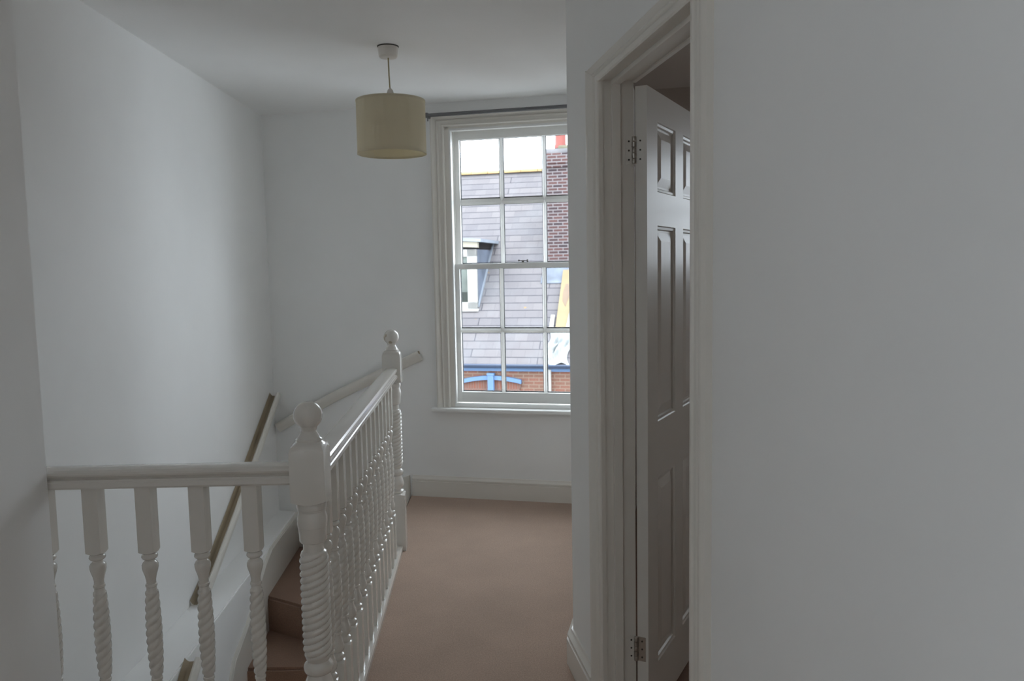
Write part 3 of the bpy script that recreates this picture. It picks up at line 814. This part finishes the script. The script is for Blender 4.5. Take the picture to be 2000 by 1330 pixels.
# arched pale blue band with a central post
def arcz(u, c=-2.46, w=.66, top=-.845, drop=.085): return top - drop * ((u - c) / w) ** 2
bm = bmesh.new(); NN = 24; lo, hi = [], []
for i in range(NN + 1):
    u = -3.12 + 1.30 * i / NN; hi.append((u, arcz(u))); lo.append((u, arcz(u) - .085))
prism(bm, hi + lo[::-1], 11.40, 11.52, lambda x, z, y: Vector((x, y, z))); hp('window_arch', bm, M_blue)
bm = bmesh.new(); prism(bm, lo + [(lo[-1][0] - .08, -1.25), (lo[0][0] + .08, -1.25)], 11.47, 11.51, lambda x, z, y: Vector((x, y, z))); hp('soldier_course', bm, M_soldier)
bm = bmesh.new(); box(bm, -2.535, -2.405, 11.36, 11.47, -1.215, -.80, None, .01); box(bm, -2.55, -2.39, 11.35, 11.48, -.83, -.785, None, .01); hp('post', bm, M_blue, label='pale blue post under the gutter')
bm = bmesh.new(); box(bm, -3.1, -1.6, 11.38, 11.5, -1.27, -1.205, None, .01); hp('cill', bm, M_cream)
bm = bmesh.new(); tube(bm, [(-1.21, 11.44, -.70), (-1.21, 11.44, -6)], .032, 12); hp('downpipe', bm, M_ewhite, 50)
# left dormer
dm = empty('dormer', (0, 0, 0)); dm.parent = hs; tag(dm, 'left dormer with white window and lead roof')
yD = 12.52; xr = -3.03; xl = -4.25; zb = .515; zt = 1.86
def roofz(y): return -.62 + (y - 11.38)
bm = bmesh.new()
prism(bm, [(yD + .02, zb), (yD + .02, zt), (11.38 + .62 + zt, zt)], xl, xl + .06, lambda y, z, x: Vector((x, y, z)))
hp('cheek', bm, M_leadd, parent=dm); bm = bmesh.new()
prism(bm, [(yD + .02, zb), (yD + .02, zt), (11.38 + .62 + zt, zt)], xr - .06, xr, lambda y, z, x: Vector((x, y, z)))
hp('cheek', bm, M_leadd, parent=dm)
bm = bmesh.new()   # flashing strip along the slope
prism(bm, [(yD + .02, roofz(yD + .02) + .02), (14.0, roofz(14.0) + .02), (14.0, roofz(14.0) + .07), (yD + .02, roofz(yD + .02) + .09)], xr, xr + .035, lambda y, z, x: Vector((x, y, z)))
hp('flashing', bm, M_lead, parent=dm)
bm = bmesh.new()
box(bm, xr - .22, xr, yD - .03, yD + .06, zb, zt); box(bm, xl, xl + .22, yD - .03, yD + .06, zb, zt); box(bm, xl, xr, yD - .03, yD + .06, zb, zb + .16); box(bm, xl, xr, yD - .03, yD + .06, zt - .16, zt)
box(bm, -3.66, -3.60, yD - .02, yD + .05, zb, zt)
box(bm, xl - .05, xr + .03, yD - .10, yD + .05, zb - .05, zb + .01, None, .01)
hp('window_frame', bm, M_ewhite, parent=dm)
bm = bmesh.new(); quad(bm, [(xl, yD + .01, .90), (xr, yD + .01, .90), (xr, yD + .01, zt), (xl, yD + .01, zt)], 0); quad(bm, [(xl, yD + .01, zb), (xr, yD + .01, zb), (xr, yD + .01, .90), (xl, yD + .01, .90)], 1)
hp('window_pane', bm, [M_epane, M_epdark], parent=dm)
bm = bmesh.new()   # curved cornice and lead roof
cz = lambda x: zt + .10 * math.cos((x - (xl + xr) / 2) / 1.35 * PI / 2)
for (y0, y1, za, zb_, xo) in ((yD - .10, yD + .02, -.04, .10, .05),):
    up_, dn_ = [], []
    for i in range(13):
        xx = xl - xo + (xr - xl + 2 * xo) * i / 12; up_.append((xx, cz(xx) + zb_)); dn_.append((xx, cz(xx) + za))
    prism(bm, up_ + dn_[::-1], y0, y1, lambda x, z, y: Vector((x, y, z)))
hp('cornice', bm, M_cream, parent=dm)
bm = bmesh.new(); up_, dn_ = [], []
for i in range(13):
    xx = xl - .14 + (xr - xl + .28) * i / 12; up_.append((xx, cz(xx) + .16)); dn_.append((xx, cz(xx) + .09))
prism(bm, up_ + dn_[::-1], yD - .16, 14.25, lambda x, z, y: Vector((x, y, z))); hp('dormer_roof', bm, M_lead, parent=dm)
# chimney
ch = empty('chimney', (0, 0, 0)); ch.parent = hs; tag(ch, 'brick chimney stack rising through the slates')
yC = 13.49; cx0, cx1 = -1.60, -.55
bm = bmesh.new(); box(bm, cx0, cx1, yC, yC + .75, 1.0, 3.72); hp('stack', bm, M_chim, parent=ch)
bm = bmesh.new(); box(bm, cx0 - .05, cx1 + .05, yC - .05, yC + .80, 3.70, 3.79, None, .02); box(bm, cx0 - .08, cx1 + .08, yC - .08, yC + .83, 3.78, 4.02, None, .03)
hp('corbel_course', bm, M_chim, parent=ch)
bm = bmesh.new(); box(bm, cx0 - .04, cx1 + .04, yC - .04, yC + .79, 4.0, 4.13, None, .05); hp('cap', bm, M_cement, 40, ch)
bm = bmesh.new(); box(bm, cx0 + .28, cx1 - .02, yC - .02, yC + .7, 4.10, 4.20, None, .045); hp('moss', bm, M_moss, 40, ch)
for cx in (-1.31, -.80):
    bm = bmesh.new(); t = bmesh.new(); loft(t, [circ(r, z, 24) for r, z in ((.145, 4.17), (.140, 4.25), (.125, 4.28), (.118, 4.75), (.14, 4.78), (.14, 4.83))])
    merge(bm, t, lambda x, y, z: Vector((x + cx, y + yC + .33, z))); hp('chimney_pot', bm, M_terra, 40, ch)
bm = bmesh.new(); box(bm, cx0 - .03, cx1 + .03, yC - .12, yC + .05, 1.25, 1.50, None, .01)
t = bmesh.new(); box(t, cx0 - .08, cx1 + .08, yC - .45, yC - .05, 0, .02)
merge(bm, t, lambda x, y, z: Vector((x, y, roofz(y) + z + .02))); hp('lead_flashing', bm, M_flash, parent=ch)
bm = bmesh.new(); tube(bm, [(cx0 - .03, yC + .1, 1.6), (cx0 - .03, yC + .1, 3.1)], .03, 8); hp('old_cement_edge', bm, M_cement, parent=ch)
# ochre board and polythene lying on the slope
bd = empty('roof_repair', (0, 0, 0)); bd.parent = hs; tag(bd, 'ochre board and white plastic sheet lying on the slates')
def slope(bm, poly, h0, h1, mi=0): prism(bm, poly, h0, h1, lambda x, y, z: Vector((x, y - z * .7, roofz(y) + z * .7)), mi)
bm = bmesh.new(); slope(bm, [(-1.173, 12.02), (-.93, 12.02), (-.86, 12.6), (-.78, 13.30), (-1.19, 13.30)], .05, .09); hp('plywood_board', bm, M_ply, parent=bd)
bm = bmesh.new(); slope(bm, [(-1.10, 12.62), (-1.02, 12.50), (-.97, 12.72), (-.985, 12.98), (-1.08, 12.98), (-1.115, 12.80)], .088, .096); hp('stain', bm, M_stain, parent=bd)
bm = bmesh.new(); slope(bm, [(-.945, 12.02), (-.80, 12.02), (-.80, 12.9), (-.85, 12.9)], .092, .12); slope(bm, [(-1.31, 12.02), (-1.22, 12.02), (-1.23, 12.33), (-1.31, 12.33)], .05, .09); hp('batten', bm, M_ewhite, parent=bd)
bm = bmesh.new(); t = bmesh.new(); G = 26
bmesh.ops.create_grid(t, x_segments=G, y_segments=G, size=.5)
def crumple(x, y, z):
    ux = -1.05 + x * .52 + .06 * math.sin(y * 7); uy = 11.72 + y * .66 + .03 * math.sin(x * 9)
    e = max(0, 1 - (x * x + y * y) * 3.4)
    hgt = .04 + e * (.10 + .05 * math.sin(x * 17 + y * 5) + .04 * math.sin(y * 21 - x * 8) + .02 * math.sin(x * 40))
    if y < -.3 and abs(x) > .3: ux *= 1.0
    return Vector((ux, uy - hgt * .7, roofz(uy) + hgt * .7))
merge(bm, t, crumple); hp('plastic_sheet', bm, M_poly, 60, bd)
# street and own facade
bm = bmesh.new(); box(bm, -30, 30, .3, 11.6, -6.6, -6.5, WF); struct('ground', bm, M_asph)
bm = bmesh.new()
wallwith(bm, WF, -9, 8, -6.5, 3.4, .301, .34, [(HU0 - .055, HU1 + .055, HZ0 - .012, HZ1 + .03), (BU0, BU1, BZ0, BZ1)])
struct('wall_outside', bm, M_rend)

# ------------------------------------------------------------------ scale to metres
seen = set()
for o in list(bpy.data.objects):
    o.location = o.location * S
    if o.type == 'MESH' and o.data.name not in seen:
        seen.add(o.data.name); o.data.transform(Matrix.Scale(S, 4))
# origins of one-mesh top-level things are fine at the world origin (structure only)

# ------------------------------------------------------------------ light
wd = bpy.data.worlds.new('sky'); sc.world = wd; wd.use_nodes = True; nt = wd.node_tree
bg = nt.nodes['Background']; bg.inputs['Color'].default_value = (.83, .915, 1.0, 1); bg.inputs['Strength'].default_value = 8.2
def portal(u0, u1, z0, z1, n):
    L = bpy.data.lights.new('window_portal', 'AREA'); L.shape = 'RECTANGLE'; L.size = (u1 - u0) * S; L.size_y = (z1 - z0) * S
    L.cycles.is_portal = True
    o = bpy.data.objects.new('window_portal', L); COL.objects.link(o)
    p = WF((u0 + u1) / 2, n, (z0 + z1) / 2) * S; o.location = p
    d = Vector((-N_.x, -N_.y, 0)); o.rotation_euler = d.to_track_quat('-Z', 'Y').to_euler()
portal(HU0 - .05, HU1 + .05, HZ0 - .01, HZ1 + .03, .35); portal(BU0, BU1, BZ0, BZ1, .35)

L = bpy.data.lights.new('window_portal', 'AREA'); L.shape = 'RECTANGLE'; L.size = (GY1 - GY0) * S; L.size_y = (GZ1 - GZ0) * S; L.cycles.is_portal = True
o = bpy.data.objects.new('window_portal', L); COL.objects.link(o); o.location = Vector((-1.51, (GY0 + GY1) / 2, (GZ0 + GZ1) / 2)) * S  # portal for the added fill window
o.rotation_euler = Vector((1, 0, 0)).to_track_quat('-Z', 'Z').to_euler()

# ------------------------------------------------------------------ camera
cam = bpy.data.cameras.new('camera'); co = bpy.data.objects.new('camera', cam); COL.objects.link(co); sc.camera = co
co.matrix_world = Matrix.Translation((0, 0, CAMH * S)) @ Matrix(((.999825362, .018688095, 0), (-.001693084, .090581125, -.995887641), (-.018611242, .995713721, .090596946))).to_4x4()
cam.sensor_width = 36; cam.lens = 1532 / 2000 * 36; cam.clip_start = .02; cam.clip_end = 200
cam.dof.use_dof = True; cam.dof.focus_distance = 2.5; cam.dof.aperture_fstop = 7.0

vs = sc.view_settings; vs.view_transform = 'Standard'; vs.look = 'None'; vs.exposure = 0.0; vs.gamma = 1.0; vs.use_curve_mapping = False
sc.cycles.max_bounces = 9; sc.cycles.diffuse_bounces = 8; sc.cycles.glossy_bounces = 4; sc.cycles.transparent_max_bounces = 10
sc.cycles.sample_clamp_indirect = 6.0
